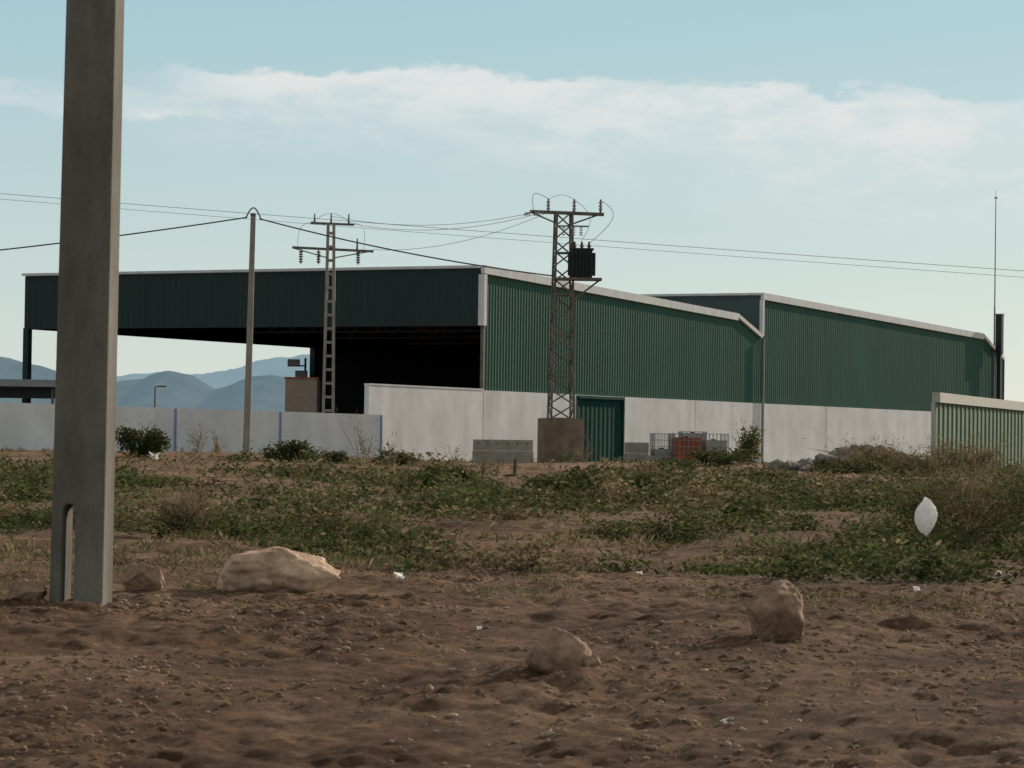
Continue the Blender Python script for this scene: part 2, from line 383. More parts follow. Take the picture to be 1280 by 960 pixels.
mb=MB()
mb.box((-9.95,143.6,2.4),(1.5,0.3,3.8),M_brick); mb.box((-9.95,143.6,4.34),(1.62,0.4,0.08),M_red)
mb.box((-9.35,145.0,2.4),(0.3,2.5,3.8),M_brick); mb.box((-10.55,145.0,2.4),(0.3,2.5,3.8),M_brick)
mb.obj('brick_enclosure')
mb=MB()
for x in (-31,-26.5,-22.2):
    for y in (147,151): mb.box((x,y,2.2),(0.12,0.12,3.2),M_steel)
mb.box((-26.6,149,3.86),(9.2,5,0.18),M_black); mb.box((-26.6,146.46,3.98),(9.3,0.08,0.34),M_steel_l)
mb.box((-26.6,147.2,3.5),(9.0,0.06,0.5),M_black)
mb.obj('carport')
mb=MB()
p=Vector((-26.4,225,0)); mb.cyl(p+Vector((0,0,0.3)),p+Vector((0,0,5.3)),0.09,0.06,M_steel,8); mb.beam(p+Vector((0,0,5.3)),p+Vector((0.6,0,5.35)),0.08,M_steel); mb.box(p+Vector((0.55,0,5.33)),(0.6,0.25,0.12),M_steel)
mb.obj('street_lamp')

# ------------------------------------------------------------------ lattice transformer tower
tx,ty=1.98,122.0
mb=MB()
zb=2.40
mb.box((tx,ty,1.35),(1.68,1.68,2.1),M_blockc,ax=(math.cos(R(6)),math.sin(R(6)),0))
def lattice(mb,cx,cy,z0,z1,w0,w1,nseg,lw,bw,m,rot=0.0):
    def P(k,z):
        f=(z-z0)/(z1-z0); w=(w0+(w1-w0)*f)/2; a=rot+math.pi/4+k*math.pi/2; r=w*math.sqrt(2)
        return Vector((cx+r*math.cos(a),cy+r*math.sin(a),z))
    for k in range(4):
        mb.beam(P(k,z0),P(k,z1),lw,m)
        for i in range(nseg):
            za=z0+(z1-z0)*i/nseg; zc=z0+(z1-z0)*(i+1)/nseg
            if (i+k)%2==0: mb.beam(P(k,za),P((k+1)%4,zc),bw,m)
            else: mb.beam(P((k+1)%4,za),P(k,zc),bw,m)
            if i%3==0: mb.beam(P(k,za),P((k+1)%4,za),bw,m)
    return P
lattice(mb,tx,ty,zb,10.70,0.92,0.62,15,0.085,0.055,M_steel,rot=R(8))
mb.beam((tx-1.35,ty-.1,10.70),(tx+1.62,ty-.1,10.62),0.11,M_steel); mb.beam((tx-1.35,ty+.25,10.70),(tx+1.62,ty+.25,10.62),0.11,M_steel)
mb.beam((tx-1.3,ty,10.66),(tx-0.2,ty,10.2),0.06,M_steel); mb.beam((tx+1.4,ty,10.6),(tx+0.3,ty,10.2),0.06,M_steel)
for dx in (-0.62,0.42,1.48):
    mb.cyl((tx+dx,ty,10.66),(tx+dx,ty,11.22),0.05,0.035,M_steel,8)
    for k in range(3): mb.cyl((tx+dx,ty,10.80+0.13*k),(tx+dx,ty,10.85+0.13*k),0.085,0.085,M_insul,8)
for dx in (-1.35,-0.95): 
    for k in range(4): mb.cyl((tx+dx-0.06*k,ty-0.15,10.6-0.01*k),(tx+dx-0.06*k-0.04,ty-0.15,10.6),0.08,0.08,M_insul,8)
for dx in (-0.1,0.3,0.6):
    for k in range(4): mb.cyl((tx+dx+0.1,ty-0.45,10.05-0.0-0.09*k),(tx+dx+0.1,ty-0.45,10.0-0.09*k),0.06,0.06,M_insul,8)
mb.beam((tx-0.3,ty-0.4,10.1),(tx+1.0,ty-0.4,10.1),0.06,M_steel)
zp=7.98
mb.box((tx+0.55,ty-0.35,zp),(2.0,1.0,0.09),M_steel)
mb.beam((tx+1.5,ty-0.35,zp),(tx+0.35,ty-0.35,zp-0.9),0.07,M_steel)
mb.box((tx+0.74,ty-0.4,zp+0.62),(0.84,0.62,1.1),M_black)
for k in range(6): mb.box((tx+0.38+0.145*k,ty-0.76,zp+0.6),(0.05,0.14,0.9),M_black)
for sx_ in (-1,1): 
    for k in range(3): mb.box((tx+0.74+sx_*0.48,ty-0.6+0.2*k,zp+0.6),(0.14,0.05,0.9),M_black)
mb.box((tx+0.74,ty-0.4,zp+1.2),(0.95,0.72,0.06),M_black)
for dx in (0.45,0.74,1.03):
    mb.cyl((tx+dx,ty-0.4,zp+1.2),(tx+dx,ty-0.4,zp+1.5),0.06,0.04,M_black,8)
    mb.cyl((tx+dx,ty-0.4,zp+1.3),(tx+dx,ty-0.4,zp+1.35),0.09,0.09,M_red,8)
mb.obj('transformer_lattice_tower')
def arcpts(a,b,h,n=14):
    a=Vector(a); b=Vector(b); return [a.lerp(b,i/n)+Vector(h)*math.sin(math.pi*i/n) for i in range(n+1)]

# ------------------------------------------------------------------ ladder concrete pylon
px_,py_=-8.32,138.0
mb=MB()
zb0=0.4; zt=11.3
def lw(z): return 0.50-0.24*(z-zb0)/(zt-zb0)
for sgn in (-1,1):
    a=Vector((px_+sgn*lw(zb0)/2,py_,zb0)); b_=Vector((px_+sgn*lw(zt)/2,py_,zt)); mb.beam(a,b_,0.13,M_concf,0.25)
z=zb0+.5
while z<zt:
    mb.box((px_,py_,z),(lw(z)-0.10,0.22,0.12),M_concf); z+=0.62
mb.beam((px_-0.93,py_,11.28),(px_+1.05,py_,11.22),0.10,M_steel)
mb.beam((px_-1.75,py_,10.15),(px_+1.95,py_,10.02),0.11,M_steel); mb.beam((px_-1.7,py_,10.12),(px_-.15,py_,9.7),0.05,M_steel); mb.beam((px_+1.8,py_,10.02),(px_+.15,py_,9.7),0.05,M_steel)
for dx in (-1.35,-0.55,1.25):
    for k in range(5): mb.cyl((px_+dx,py_,9.98-0.11*k),(px_+dx,py_,9.91-0.11*k),0.10,0.07,M_steel,8)
    mb.cyl((px_+dx,py_,10.1),(px_+dx,py_,9.4),0.025,0.025,M_steel,6)
for dx in (-0.75,0.0,0.8,1.2):
    mb.cyl((px_+dx,py_,11.25 if dx<1.1 else 10.1),(px_+dx,py_,11.7 if dx<1.1 else 10.6),0.05,0.03,M_steel,8)
mb.obj('ladder_concrete_pylon')

mb=MB()
mb.cyl((-10.80,124,0.3),(-10.66,124,10.55),0.155,0.105,M_concf,14)
mb.cyl((-10.66,124,10.5),(-10.66,124,10.62),0.12,0.12,M_steel,10)
mb.path(arcpts((-10.95,124,10.45),(-10.35,124,10.4),(0,0,0.42),12),0.03,M_wire)
mb.obj('utility_pole')

mb=MB()
def span(a,b,sag,r,m,n=24):
    a=Vector(a); b=Vector(b); mb.path([a.lerp(b,i/n)-Vector((0,0,sag*4*(i/n)*(1-i/n))) for i in range(n+1)],r,m,4)
span((-60,170,17.2),(60,170,9.8),0.35,0.015,M_wirel,40)
span((-60,170.5,16.95),(60,170.5,9.45),0.35,0.012,M_wirel,40)
span((-46,118,6.8),(-10.9,124,10.45),0.7,0.028,M_wire,24)
span((-10.4,124,10.4),(1.65,121.8,8.1),0.22,0.028,M_wire,24)
for dx,z1,dy in ((1.0,11.25,0),(0.0,11.6,0.2),(1.9,10.1,0.1)):
    span((px_+dx,py_,z1),(tx-1.3+0.3*dx,ty-dy,10.62),0.45,0.011,M_wirel,20)
mb.path(arcpts((px_-0.9,py_,11.3),(px_+0.9,py_,11.3),(0,0,0.42)),0.011,M_wirel)
mb.path(arcpts((px_-1.5,py_,10.1),(px_-0.3,py_,11.2),(-0.4,0,0.5)),0.011,M_wirel)
mb.path(arcpts((px_+1.5,py_,10.1),(px_+0.5,py_,11.2),(0.4,0,0.5)),0.011,M_wirel)
mb.path(arcpts((tx+1.45,ty,11.2),(tx+1.0,ty-0.3,9.4),(0.75,0,0.2)),0.011,M_wire)
mb.path(arcpts((tx+0.42,ty,11.2),(tx+0.7,ty-0.3,9.5),(0.5,0,0.1)),0.011,M_wirel)
mb.path(arcpts((tx-1.2,ty,10.7),(tx-0.6,ty,11.2),(-0.3,0,0.45)),0.011,M_wire)
mb.path(arcpts((tx-0.6,ty,11.2),(tx+0.42,ty,11.2),(0,0,0.18)),0.010,M_wirel)
mb.obj('power_lines')

# ------------------------------------------------------------------ near concrete pole
hw=0.20; dp=0.15; zs=0.80
sc=lambda z:1-0.0155*z
loop=[(-hw,-.6),(-0.115,-.6),(-0.115,zs-.04),(-0.09,zs),(-0.045,zs),(-0.02,zs-.04),(-0.02,-.6),(hw,-.6),(hw,9.5),(-hw,9.5)]
vs=[];n=len(loop)
for y in (-dp,dp):
    for x,z in loop: vs.append((x*sc(z),y*sc(z),z))
fs=[tuple(range(n)),tuple(range(2*n-1,n-1,-1))]+[(i,n+i,n+(i+1)%n,(i+1)%n) for i in range(n)]
mb=MB(); mb.add(vs,fs,M_conc)
o=mb.obj('concrete_power_pole'); o.location=(-3.15,22.4,-0.02); o.rotation_euler=(0,R(0.45),R(-7))
bm=bmesh.new(); bm.from_mesh(o.data); bmesh.ops.recalc_face_normals(bm,faces=bm.faces); bm.to_mesh(o.data); bm.free()
bv=o.modifiers.new('b','BEVEL'); bv.width=0.014; bv.segments=2; bv.limit_method='ANGLE'

# ------------------------------------------------------------------ boulders
def boulder(name,loc,size,seed,m,cuts=16,rot=0,sub=5,rough=0.05,cmin=0.55):
    r=random.Random(seed)
    bm=bmesh.new(); bmesh.ops.create_icosphere(bm,subdivisions=sub,radius=1.0)
    pl=[]
    for i in range(cuts):
        n=Vector((r.gauss(0,1),r.gauss(0,1),r.gauss(0,.9))).normalized(); pl.append((n,r.uniform(cmin,0.88)))
    off=Vector((r.uniform(0,50),r.uniform(0,50),0))
    for v in bm.verts:
        for n,dd in pl:
            k=v.co.dot(n)-dd
            if k>0: v.co-=n*k*0.95
        nn=mnoise.fractal(v.co*1.4+off,1.0,2.0,3); n3=mnoise.fractal(v.co*5+off,0.7,2.2,4)
        v.co*=1+rough*1.6*nn+rough*1.1*n3
    zs=[v.co.z for v in bm.verts]; xsx=[v.co.x for v in bm.verts]
    kx=2/(max(xsx)-min(xsx)); kz=2/(max(zs)-min(zs))
    for v in bm.verts: v.co=Vector((v.co.x*kx*size[0]/2,v.co.y*kx*size[1]/2,v.co.z*kz*size[2]/2))
    me=bpy.data.meshes.new(name); bm.to_mesh(me); bm.free(); me.materials.append(m)
    me.polygons.foreach_set('use_smooth',[True]*len(me.polygons))
    o=bpy.data.objects.new(name,me); scene.collection.objects.link(o); o.location=loc; o.rotation_euler=(0,0,rot); return o
boulder('boulder',(-1.90,24.6,gz1(-1.9,24.5)+0.11),(1.04,0.66,0.48),19,M_rock1,18,rot=0.25,cmin=0.5)
boulder('boulder',(0.31,18.5,gz1(0.31,18.5)+0.08),(0.41,0.40,0.40),14,M_rock2,6,rough=0.035,cmin=0.72)
boulder('boulder',(1.74,20.2,gz1(1.74,20.2)+0.14),(0.42,0.36,0.54),21,M_rock2,14,cmin=0.5,rot=0.5)
boulder('boulder',(-2.96,24.6,gz1(-2.96,24.6)+0.05),(0.36,0.3,0.30),31,M_rock2,14,cmin=0.5)
boulder('boulder',(-3.55,22.3,gz1(-3.55,22.3)+0.02),(0.3,0.3,0.24),41,M_rock2,12)
boulder('boulder',(0.51,18.4,gz1(0.51,18.4)+0.02),(0.12,0.12,0.10),51,M_rock2,10,sub=4)

# ------------------------------------------------------------------ scattered small stones
bm=bmesh.new(); bmesh.ops.create_icosphere(bm,subdivisions=1,radius=1.0); IV=np.array([v.co[:] for v in bm.verts]); IF=np.array([[v.index for v in f.verts] for f in bm.faces]); bm.free()
def stones(name,xy,size,m,flat=0.6,embed=0.2,zoff=None,jit=0.22):
    n=len(xy); V=np.repeat(IV[None],n,0)*(1+rng.normal(0,jit,(n,len(IV),1)))
    sc=np.stack([size*rng.uniform(.7,1.3,n),size*rng.uniform(.7,1.3,n),size*flat*rng.uniform(.6,1.2,n)],1)
    V=V*sc[:,None,:]
    a=rng.uniform(0,6.28,n); c,s=np.cos(a)[:,None],np.sin(a)[:,None]
    x=V[:,:,0]*c-V[:,:,1]*s; y=V[:,:,0]*s+V[:,:,1]*c
    z0=gz(xy[:,0],xy[:,1])+size*flat*embed+(0 if zoff is None else zoff)
    P=np.stack([x+xy[:,0:1],y+xy[:,1:2],V[:,:,2]+z0[:,None]],2).reshape(-1,3)
    Fc=(IF[None]+(np.arange(n)*len(IV))[:,None,None]).reshape(-1,3)
    me=bpy.data.meshes.new(name); fast_mesh(me,P,Fc); me.materials.append(m); o=bpy.data.objects.new(name,me); scene.collection.objects.link(o); return o
M_peb=mat('pebbles',(0.20,0.125,0.078),0.95,0.35,1.7,col2=(0.44,0.32,0.22))
M_clod=mat('soil_clods',(0.14,0.076,0.043),1.0,0.3,3.0,col2=(0.30,0.188,0.115),spec=0.1)
def field(n,p,thr,w,sx=71):
    yy=12.5+rng.random(n)**p*21; xx=(rng.random(n)*2-1)*(yy*0.19+1.2)
    dens=fbm(xx*0.8,yy*0.5,sx,3); k=rng.random(n)<ss((dens-thr)/w); return np.stack([xx[k],yy[k]],1)
q=field(8000,1.2,0.42,0.25); stones('gravel',q,0.006+0.026*rng.random(len(q))**4,M_peb,embed=0.0)
q=field(34000,1.1,0.34,0.25,75); stones('soil_clods',q,0.007+0.024*rng.random(len(q))**2.5,M_clod,flat=0.7,embed=-0.1,jit=0.28)
M=420; a=rng.normal(0,1,(M,2)); rx=12.4+a[:,0]*1.35; ry=107+a[:,1]*1.2
hh=0.85*np.exp(-((rx-12.7)/1.9)**2-((ry-107)/1.7)**2)*rng.random(M)**0.5
stones('rubble_pile',np.stack([rx,ry],1),0.10+0.22*rng.random(M)**2,M_rub,flat=0.75,zoff=hh)
M=60; rx=rng.uniform(8,19,M); ry=rng.uniform(100,114,M); stones('loose_rubble',np.stack([rx,ry],1),0.06+0.15*rng.random(M)**2,M_rub)

# ------------------------------------------------------------------ foliage
M_leaf=leafmat('weed_leaves',0.38)
class Leaves:
    def __init__(s): s.P=[];s.C=[]
    def add(s,base,dirv,length,width,col):
        n=len(base); up=rng.normal(0,1,(n,3)); side=np.cross(dirv,up); side/=np.linalg.norm(side,axis=1)[:,None]+1e-9
        mid=base+dirv*length[:,None]*0.55; tip=base+dirv*length[:,None]; tip[:,2]-=length*0.12
        w=width[:,None]*side/2
        s.P.append(np.stack([base,mid-w,tip,mid+w],1)); s.C.append(np.repeat(col[:,None,:],4,1))
    def obj(s,name,m,parent=None):
        P=np.concatenate(s.P).reshape(-1,3); C=np.concatenate(s.C).reshape(-1,3)
        F=np.arange(len(P)).reshape(-1,4); me=bpy.data.meshes.new(name); fast_mesh(me,P,F)
        ca=me.color_attributes.new('Col','FLOAT_COLOR','POINT'); ca.data.foreach_set('color',np.concatenate([C,np.ones((len(C),1))],1).astype(np.float32).ravel())
        me.materials.append(m); o=bpy.data.objects.new(name,me); scene.collection.objects.link(o); return o
def rdir(n,zmin=0.1,zmax=1.2):
    a=rng.uniform(0,2*np.pi,n); z=rng.uniform(zmin,zmax,n); v=np.stack([np.cos(a),np.sin(a),z],1); return v/np.linalg.norm(v,axis=1)[:,None]
G1=np.array([0.046,0.062,0.022]);G2=np.array([0.120,0.134,0.050]);D1=np.array([0.28,0.215,0.12]);D2=np.array([0.13,0.088,0.052])
def cols(n,dry=0.1,b=1.0):
    t=rng.random((n,1)); c=G1*(1-t)+G2*t
    t2=rng.random((n,1)); dcol=D1*t2+D2*(1-t2); k=rng.random((n,1))<dry
    return np.where(k,dcol,c)*b
LV=Leaves()
def scatter(y0,y1,dens,nl,thr,hmin,hmax,lsz,spread=0.2,dryb=0.12):
    area=0.21*(y1**2-y0**2)+3*(y1-y0); n=int(area*dens)
    yy=np.sqrt(rng.random(n)*(y1**2-y0**2)+y0**2); xx=(rng.random(n)*2-1)*(yy*0.21+1.5)
    cvv=cover(xx,yy); k=rng.random(n)<ss((cvv-thr)/0.035); xx=xx[k];yy=yy[k]; cvv=cvv[k]
    z=gz(xx,yy)
    dn=fbm(xx*0.5+9,yy*0.3,91,3); hn=fbm(xx*1.1+3,yy*0.6,95,2)
    for x,y,zz,dnn,hv in zip(xx,yy,z,dn,hn):
        hf=np.clip((hv-0.38)/0.3,0,1); h=(hmin+(hmax-hmin)*hf)*(0.6+0.8*rng.random()); m=int(nl*rng.uniform(.6,1.3)*(0.75+0.6*hf))
        r=spread*rng.uniform(.6,1.4)
        base=np.stack([x+rng.normal(0,r,m),y+rng.normal(0,r,m),np.full(m,zz)],1)
        rr=np.hypot(base[:,0]-x,base[:,1]-y)/(r*2.2)
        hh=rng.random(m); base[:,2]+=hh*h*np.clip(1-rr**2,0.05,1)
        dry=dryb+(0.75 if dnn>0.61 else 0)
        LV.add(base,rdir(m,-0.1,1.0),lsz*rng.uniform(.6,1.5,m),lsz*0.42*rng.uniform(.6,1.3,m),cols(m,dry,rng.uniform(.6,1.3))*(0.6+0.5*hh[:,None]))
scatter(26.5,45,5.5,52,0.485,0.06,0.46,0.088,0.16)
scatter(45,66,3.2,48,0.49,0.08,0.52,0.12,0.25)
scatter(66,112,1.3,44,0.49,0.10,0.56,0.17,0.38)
def tufts(n,y0,y1,nl,h,dry,wf=0.10):
    yy=y0+rng.random(n)*(y1-y0); xx=(rng.random(n)*2-1)*(yy*0.21+1.2); kk=rng.random(n)<ss((fbm(xx,yy*0.4,101,3)-0.42)/0.15); xx=xx[kk];yy=yy[kk]; z=gz(xx,yy)
    for x,y,zz in zip(xx,yy,z):
        m=nl; base=np.stack([x+rng.normal(0,.06,m),y+rng.normal(0,.06,m),np.full(m,zz-0.01)],1)
        ln=h*rng.uniform(.5,1.4,m); LV.add(base,rdir(m,0.3,2.5),ln,ln*wf+0.004,cols(m,dry,rng.uniform(.8,1.3)))
tufts(1300,24,34,14,0.07,0.55); tufts(3600,30,70,12,0.13,0.65); tufts(2000,70,125,12,0.22,0.75); tufts(320,14,25,10,0.05,0.7)
LV.obj('weeds',M_leaf)

def bush(name,x,y,w,h,n,lsz,dry,b=1.0,twigs=60,twc=D2,mater=None):
    L_=Leaves(); z=gz1(x,y)
    lob=[(rng.uniform(-.6,.6),rng.uniform(-.5,.5),rng.uniform(.15,.75),rng.uniform(.25,.5)) for _ in range(9)]
    i=rng.integers(0,9,n); lob=np.array(lob); c=lob[i]
    g_=rng.normal(0,1,(n,3)); g_/=np.linalg.norm(g_,axis=1)[:,None]; rad=rng.random(n)**0.45*c[:,3]
    P=np.stack([x+(c[:,0]+g_[:,0]*rad)*w/2*1.1,y+(c[:,1]+g_[:,1]*rad)*w/2,z+np.clip((c[:,2]+g_[:,2]*rad),0.02,1.2)*h*0.85],1)
    L_.add(P,rdir(n,-0.3,1.3),lsz*rng.uniform(.6,1.5,n),lsz*0.4*rng.uniform(.6,1.3,n),cols(n,dry,b))
    if twigs:
        m=twigs; base=np.stack([x+rng.normal(0,w*.08,m),y+rng.normal(0,w*.08,m),np.full(m,z)],1)
        dv=np.stack([rng.normal(0,w*.28,m),rng.normal(0,w*.25,m),h*rng.uniform(.55,1.15,m)],1); ln=np.linalg.norm(dv,axis=1); dv/=ln[:,None]
        t=rng.random((m,1)); L_.add(base,dv,ln,np.full(m,0.012*max(1,y/45)),(D2*t+D1*(1-t))*b)
        mm=m*5; j=rng.integers(0,m,mm); f=rng.uniform(.3,1,mm)
        b2=base[j]+dv[j]*(ln[j]*f)[:,None]; d2=dv[j]+rng.normal(0,.5,(mm,3)); d2/=np.linalg.norm(d2,axis=1)[:,None]
        t=rng.random((mm,1)); L_.add(b2,d2,h*rng.uniform(.1,.32,mm),np.full(mm,0.008*max(1,y/45)),(D2*t+D1*(1-t))*b)
    return L_.obj(name,mater or M_leaf)
bush('leafy_shrub',5.75,38.5,2.1,1.2,5500,0.055,0.22,0.8,150)
bush('leafy_shrub',7.2,40.5,1.9,1.05,3600,0.055,0.25,0.8,110)
bush('dry_shrub',-3.95,37,0.9,0.6,900,0.04,0.92,0.8,140)
bush('dry_shrub',-4.9,36,0.8,0.5,700,0.04,0.9,0.8,110)
bush('green_shrub',-13.2,108,2.3,1.35,1500,0.20,0.05,0.7,20)
bush('green_shrub',-7.6,104,1.9,0.85,1000,0.18,0.05,0.75,20)
bush('green_shrub',-5.9,102,1.2,0.55,500,0.16,0.05,0.8,10)
bush('green_shrub',-4.2,102,2.2,0.6,800,0.16,0.1,0.75,20)
bush('green_shrub',8.6,111,1.1,1.45,700,0.18,0.05,1.2,20)
bush('green_shrub',7.2,104,2.6,0.8,1200,0.16,0.1,0.75,10)
bush('green_shrub',5.6,98,2.2,0.5,800,0.15,0.1,0.8,10)
bush('green_shrub',10.3,92,2.6,0.7,1200,0.15,0.2,0.8,10)
bush('green_shrub',-1.3,66,1.6,0.62,1100,0.12,0.1,0.7,10)
bush('green_shrub',1.2,64,2.0,0.60,1300,0.12,0.1,0.7,10)
bush('green_shrub',3.1,66,1.5,0.5,900,0.12,0.1,0.7,10)
bush('green_shrub',-2.8,45,1.3,0.40,900,0.09,0.15,0.8,10)
bush('green_shrub',4.1,50,1.4,0.40,900,0.09,0.15,0.75,10)
bush('dry_shrub',12.6,104,3.2,1.1,1500,0.12,0.85,1.0,120)
bush('dry_shrub',14.8,100,3.0,1.2,1500,0.12,0.6,0.9,120)
bush('green_shrub',11.5,84,2.6,0.9,1700,0.10,0.3,0.9,60)
bush('green_shrub',7.2,44,1.4,0.6,1000,0.06,0.3,0.9,50)
for (x,y,w,h) in ((-11.6,112,.9,1.2),(-4.2,88,1.0,1.5),(-3.4,86,.7,1.0),(-1.6,84,.8,1.0),(-10.6,110,.7,.9),(-0.7,80,.5,.8),(-4.1,60,.5,.8),(-1.2,62,.6,.6),(2.6,112,.8,.8)):
    bush('dry_stalk_plant',x,y,w,h,60,0.08,0.9,0.9,14)

# ------------------------------------------------------------------ plastic bag (crumpled, gathered at the top, hanging in the shrub)
bm=bmesh.new(); bmesh.ops.create_icosphere(bm,subdivisions=6,radius=1.0)
for v in bm.verts:
    p=v.co.normalized(); a=math.atan2(p.y,p.x); z=p.z
    env=(1-0.55*max(0,z-0.35)/0.65)*(1-0.35*max(0,-z-0.3)/0.7)        # tapers to the knot
    pleat=0.11*math.sin(a*7+z*4+2*mnoise.noise(p*2))*(0.3+0.9*max(0,z))
    cr=0.22*mnoise.noise(p*2.1+Vector((4,4,1)))-0.16*abs(mnoise.noise(p*5+Vector((1,2,3))))
    f=env*(1+pleat+cr)
    v.co=Vector((p.x*f*0.135+0.025*z,p.y*f*0.10,z*0.225*(1+0.12*mnoise.noise(p*1.9))))
me=bpy.data.meshes.new('plastic_bag'); bm.to_mesh(me); bm.free(); me.polygons.foreach_set('use_smooth',[True]*len(me.polygons))
M_bag=bpy.data.materials.new('white_plastic_film'); nt,b=nodes_of(M_bag); b.inputs['Base Color'].default_value=(0.78,0.78,0.77,1); b.inputs['Roughness'].default_value=0.3
t=nt.nodes.new('ShaderNodeBsdfTranslucent'); t.inputs[0].default_value=(0.85,0.84,0.82,1); mx=nt.nodes.new('ShaderNodeMixShader'); mx.inputs[0].default_value=0.6
nn=nt.nodes.new('ShaderNodeTexNoise'); nn.inputs['Scale'].default_value=14; bp=nt.nodes.new('ShaderNodeBump'); bp.inputs['Distance'].default_value=0.04; nt.links.new(nn.outputs[0],bp.inputs['Height']); nt.links.new(bp.outputs[0],b.inputs['Normal'])
nt.links.new(b.outputs[0],mx.inputs[1]); nt.links.new(t.outputs[0],mx.inputs[2]); nt.links.new(mx.outputs[0],nt.nodes['Material Output'].inputs['Surface'])
me.materials.append(M_bag); o=bpy.data.objects.new('plastic_bag',me); scene.collection.objects.link(o); o.location=(5.00,36.6,0.48); o.rotation_euler=(0,R(-8),0)
mb=MB()
for (x,y,s) in ((-1.05,29.0,.08),(1.28,30.0,.05),(3.7,27.6,.05),(-2.6,31,.05),(-12.2,104,.3),(4.9,30.5,.05),(-0.2,20.9,.03),(1.2,16.9,.03)):
    z=gz1(x,y)+s*0.4
    for k in range(4):
        a=random.random()*6; mb.add([(x+s*math.cos(a+i*1.6)*random.uniform(.5,1),y+s*math.sin(a+i*1.6),z+s*random.uniform(-.4,.6)) for i in range(4)],[(0,1,2,3)],M_bag)
mb.obj('paper_litter')

# ------------------------------------------------------------------ green corrugated fence at right
mb=MB()
a=Vector((15.35,110,0)); b_=Vector((27.5,146.5,0)); d=(b_-a).normalized(); n=Vector((d.y,-d.x,0))
Ln=(b_-a).length; ztp=3.43
corr(mb,a,b_,lambda t:0.3,lambda t:ztp-0.36,n,M_shed,pitch=0.9,depth=0.05)
mb.beam(a+Vector((0,0,ztp-0.19)),b_+Vector((0,0,ztp-0.19)),0.30,M_shedroof,0.36)
k=0
while k<Ln:
    q=a+d*k-n*0.09; mb.box(q+Vector((0,0,1.65)),(0.14,0.14,2.8),M_shedroof,ax=d); k+=4.0
mb.obj('green_corrugated_fence')

# ------------------------------------------------------------------ tanks, blocks, slabs
def tank(name,x,y,mbott,w=1.0,h=1.15,rot=0.0,fill=1.0):
    mb=MB(); z=gz1(x,y)-0.02
    for dx in (-.42,0,.42): mb.box((dx*w,0,0.07),(0.12,w*1.1,0.12),M_pallet)
    mb.box((0,0,0.15),(w*1.05,w*1.1,0.035),M_pallet)
    hb=(h-.22)*fill
    mb.box((0,0,0.17+hb/2),(w*.90,w*.94,hb),mbott)
    mb.cyl((0,0,0.17+hb),(0,0,0.22+hb),0.1,0.1,M_black,12)
    mb.cyl((0,-w*.5,0.26),(0,-w*.62,0.26),0.05,0.05,M_red,8)
    for s in (-1,1):
        for k in range(7):
            f=-.5+k/6
            mb.beam((f*w,s*w*.53,.17),(f*w,s*w*.53,h),0.02,M_steel_l); mb.beam((s*w*.5,f*w*1.06,.17),(s*w*.5,f*w*1.06,h),0.02,M_steel_l)
        for k in range(5):
            zz=.2+(h-.2)*k/4; mb.beam((-w*.5,s*w*.53,zz),(w*.5,s*w*.53,zz),0.02,M_steel_l); mb.beam((s*w*.5,-w*.53,zz),(s*w*.5,w*.53,zz),0.02,M_steel_l)
    o=mb.obj(name); o.location=(x,y,z); o.rotation_euler=(0,0,rot); return o
tank('caged_liquid_tank',6.02,121.8,M_bottle,0.75,1.25,0.2,0.45)
tank('caged_liquid_tank',6.98,121.5,M_red,1.1,1.25,0.15,0.9)
tank('caged_liquid_tank',8.1,122.0,M_bottle,0.95,1.25,0.25,0.8)
tank('caged_liquid_tank',7.4,124.2,M_bottle,1.0,1.35,0.1)
mb=MB()
z=gz1(5.0,121.5)
for i,(dx,dz,w) in enumerate(((0,0.22,.9),(0.02,0.65,.86))):
    mb.box((5.0+dx,121.6,z+dz),(w,.7,.42),M_block2,ax=(0.98,0.17,0))
mb.box((5.5,121.0,z+.15),(.4,.4,.36),M_block2)
mb.obj('concrete_block_stack',bevel=0.03)
mb=MB(); z=gz1(-0.3,117)
ax=Vector((0.998,0.05,0))
mb.box((-0.32,117.3,z+0.20),(2.32,0.9,0.50),M_block2,ax=ax); mb.box((-0.32,117.3,z+0.67),(2.28,0.86,0.42),M_block2,ax=ax)
for k in range(6):
    c_=Vector((-0.32,117.3,z+0.74))+ax*(-0.95+0.38*k)+Vector((0,-0.44,0)); mb.cyl(c_,c_+Vector((0,0.03,0)),0.04,0.04,M_wood,12)
mb.obj('stacked_concrete_slabs',bevel=0.02)
mb=MB(); mb.cyl((0.1,86,gz1(.1,86)-.1),(0.13,86,gz1(.1,86)+.5),0.06,0.05,M_stake,8); mb.cyl((-.2,86,gz1(.1,86)+.02),(.2,86.2,gz1(.1,86)+.06),0.04,0.03,M_stake,6); mb.obj('wooden_stake')

# ------------------------------------------------------------------ world, sun
SUN_AZ,SUN_EL=36,21
w=bpy.data.worlds.new("World"); scene.world=w; w.use_nodes=True; nt=w.node_tree; N=nt.nodes; L=nt.links; N.clear()
sky=N.new('ShaderNodeTexSky'); sky.sky_type='NISHITA'; sky.sun_disc=False; sky.sun_elevation=R(SUN_EL); sky.sun_rotation=R(SUN_AZ); sky.altitude=100; sky.air_density=1.0; sky.dust_density=0.6; sky.ozone_density=2.0
bg=N.new('ShaderNodeBackground'); bg.inputs['Strength'].default_value=0.12
tint=N.new('ShaderNodeMixRGB'); tint.blend_type='MULTIPLY'; tint.inputs[0].default_value=1; tint.inputs[2].default_value=(0.98,0.98,0.88,1)
L.new(sky.outputs[0],tint.inputs[1]); L.new(tint.outputs[0],bg.inputs[0])
bgh=N.new('ShaderNodeBackground'); bgh.inputs[1].default_value=1.0
bg2=N.new('ShaderNodeBackground'); bg2.inputs[1].default_value=1.0
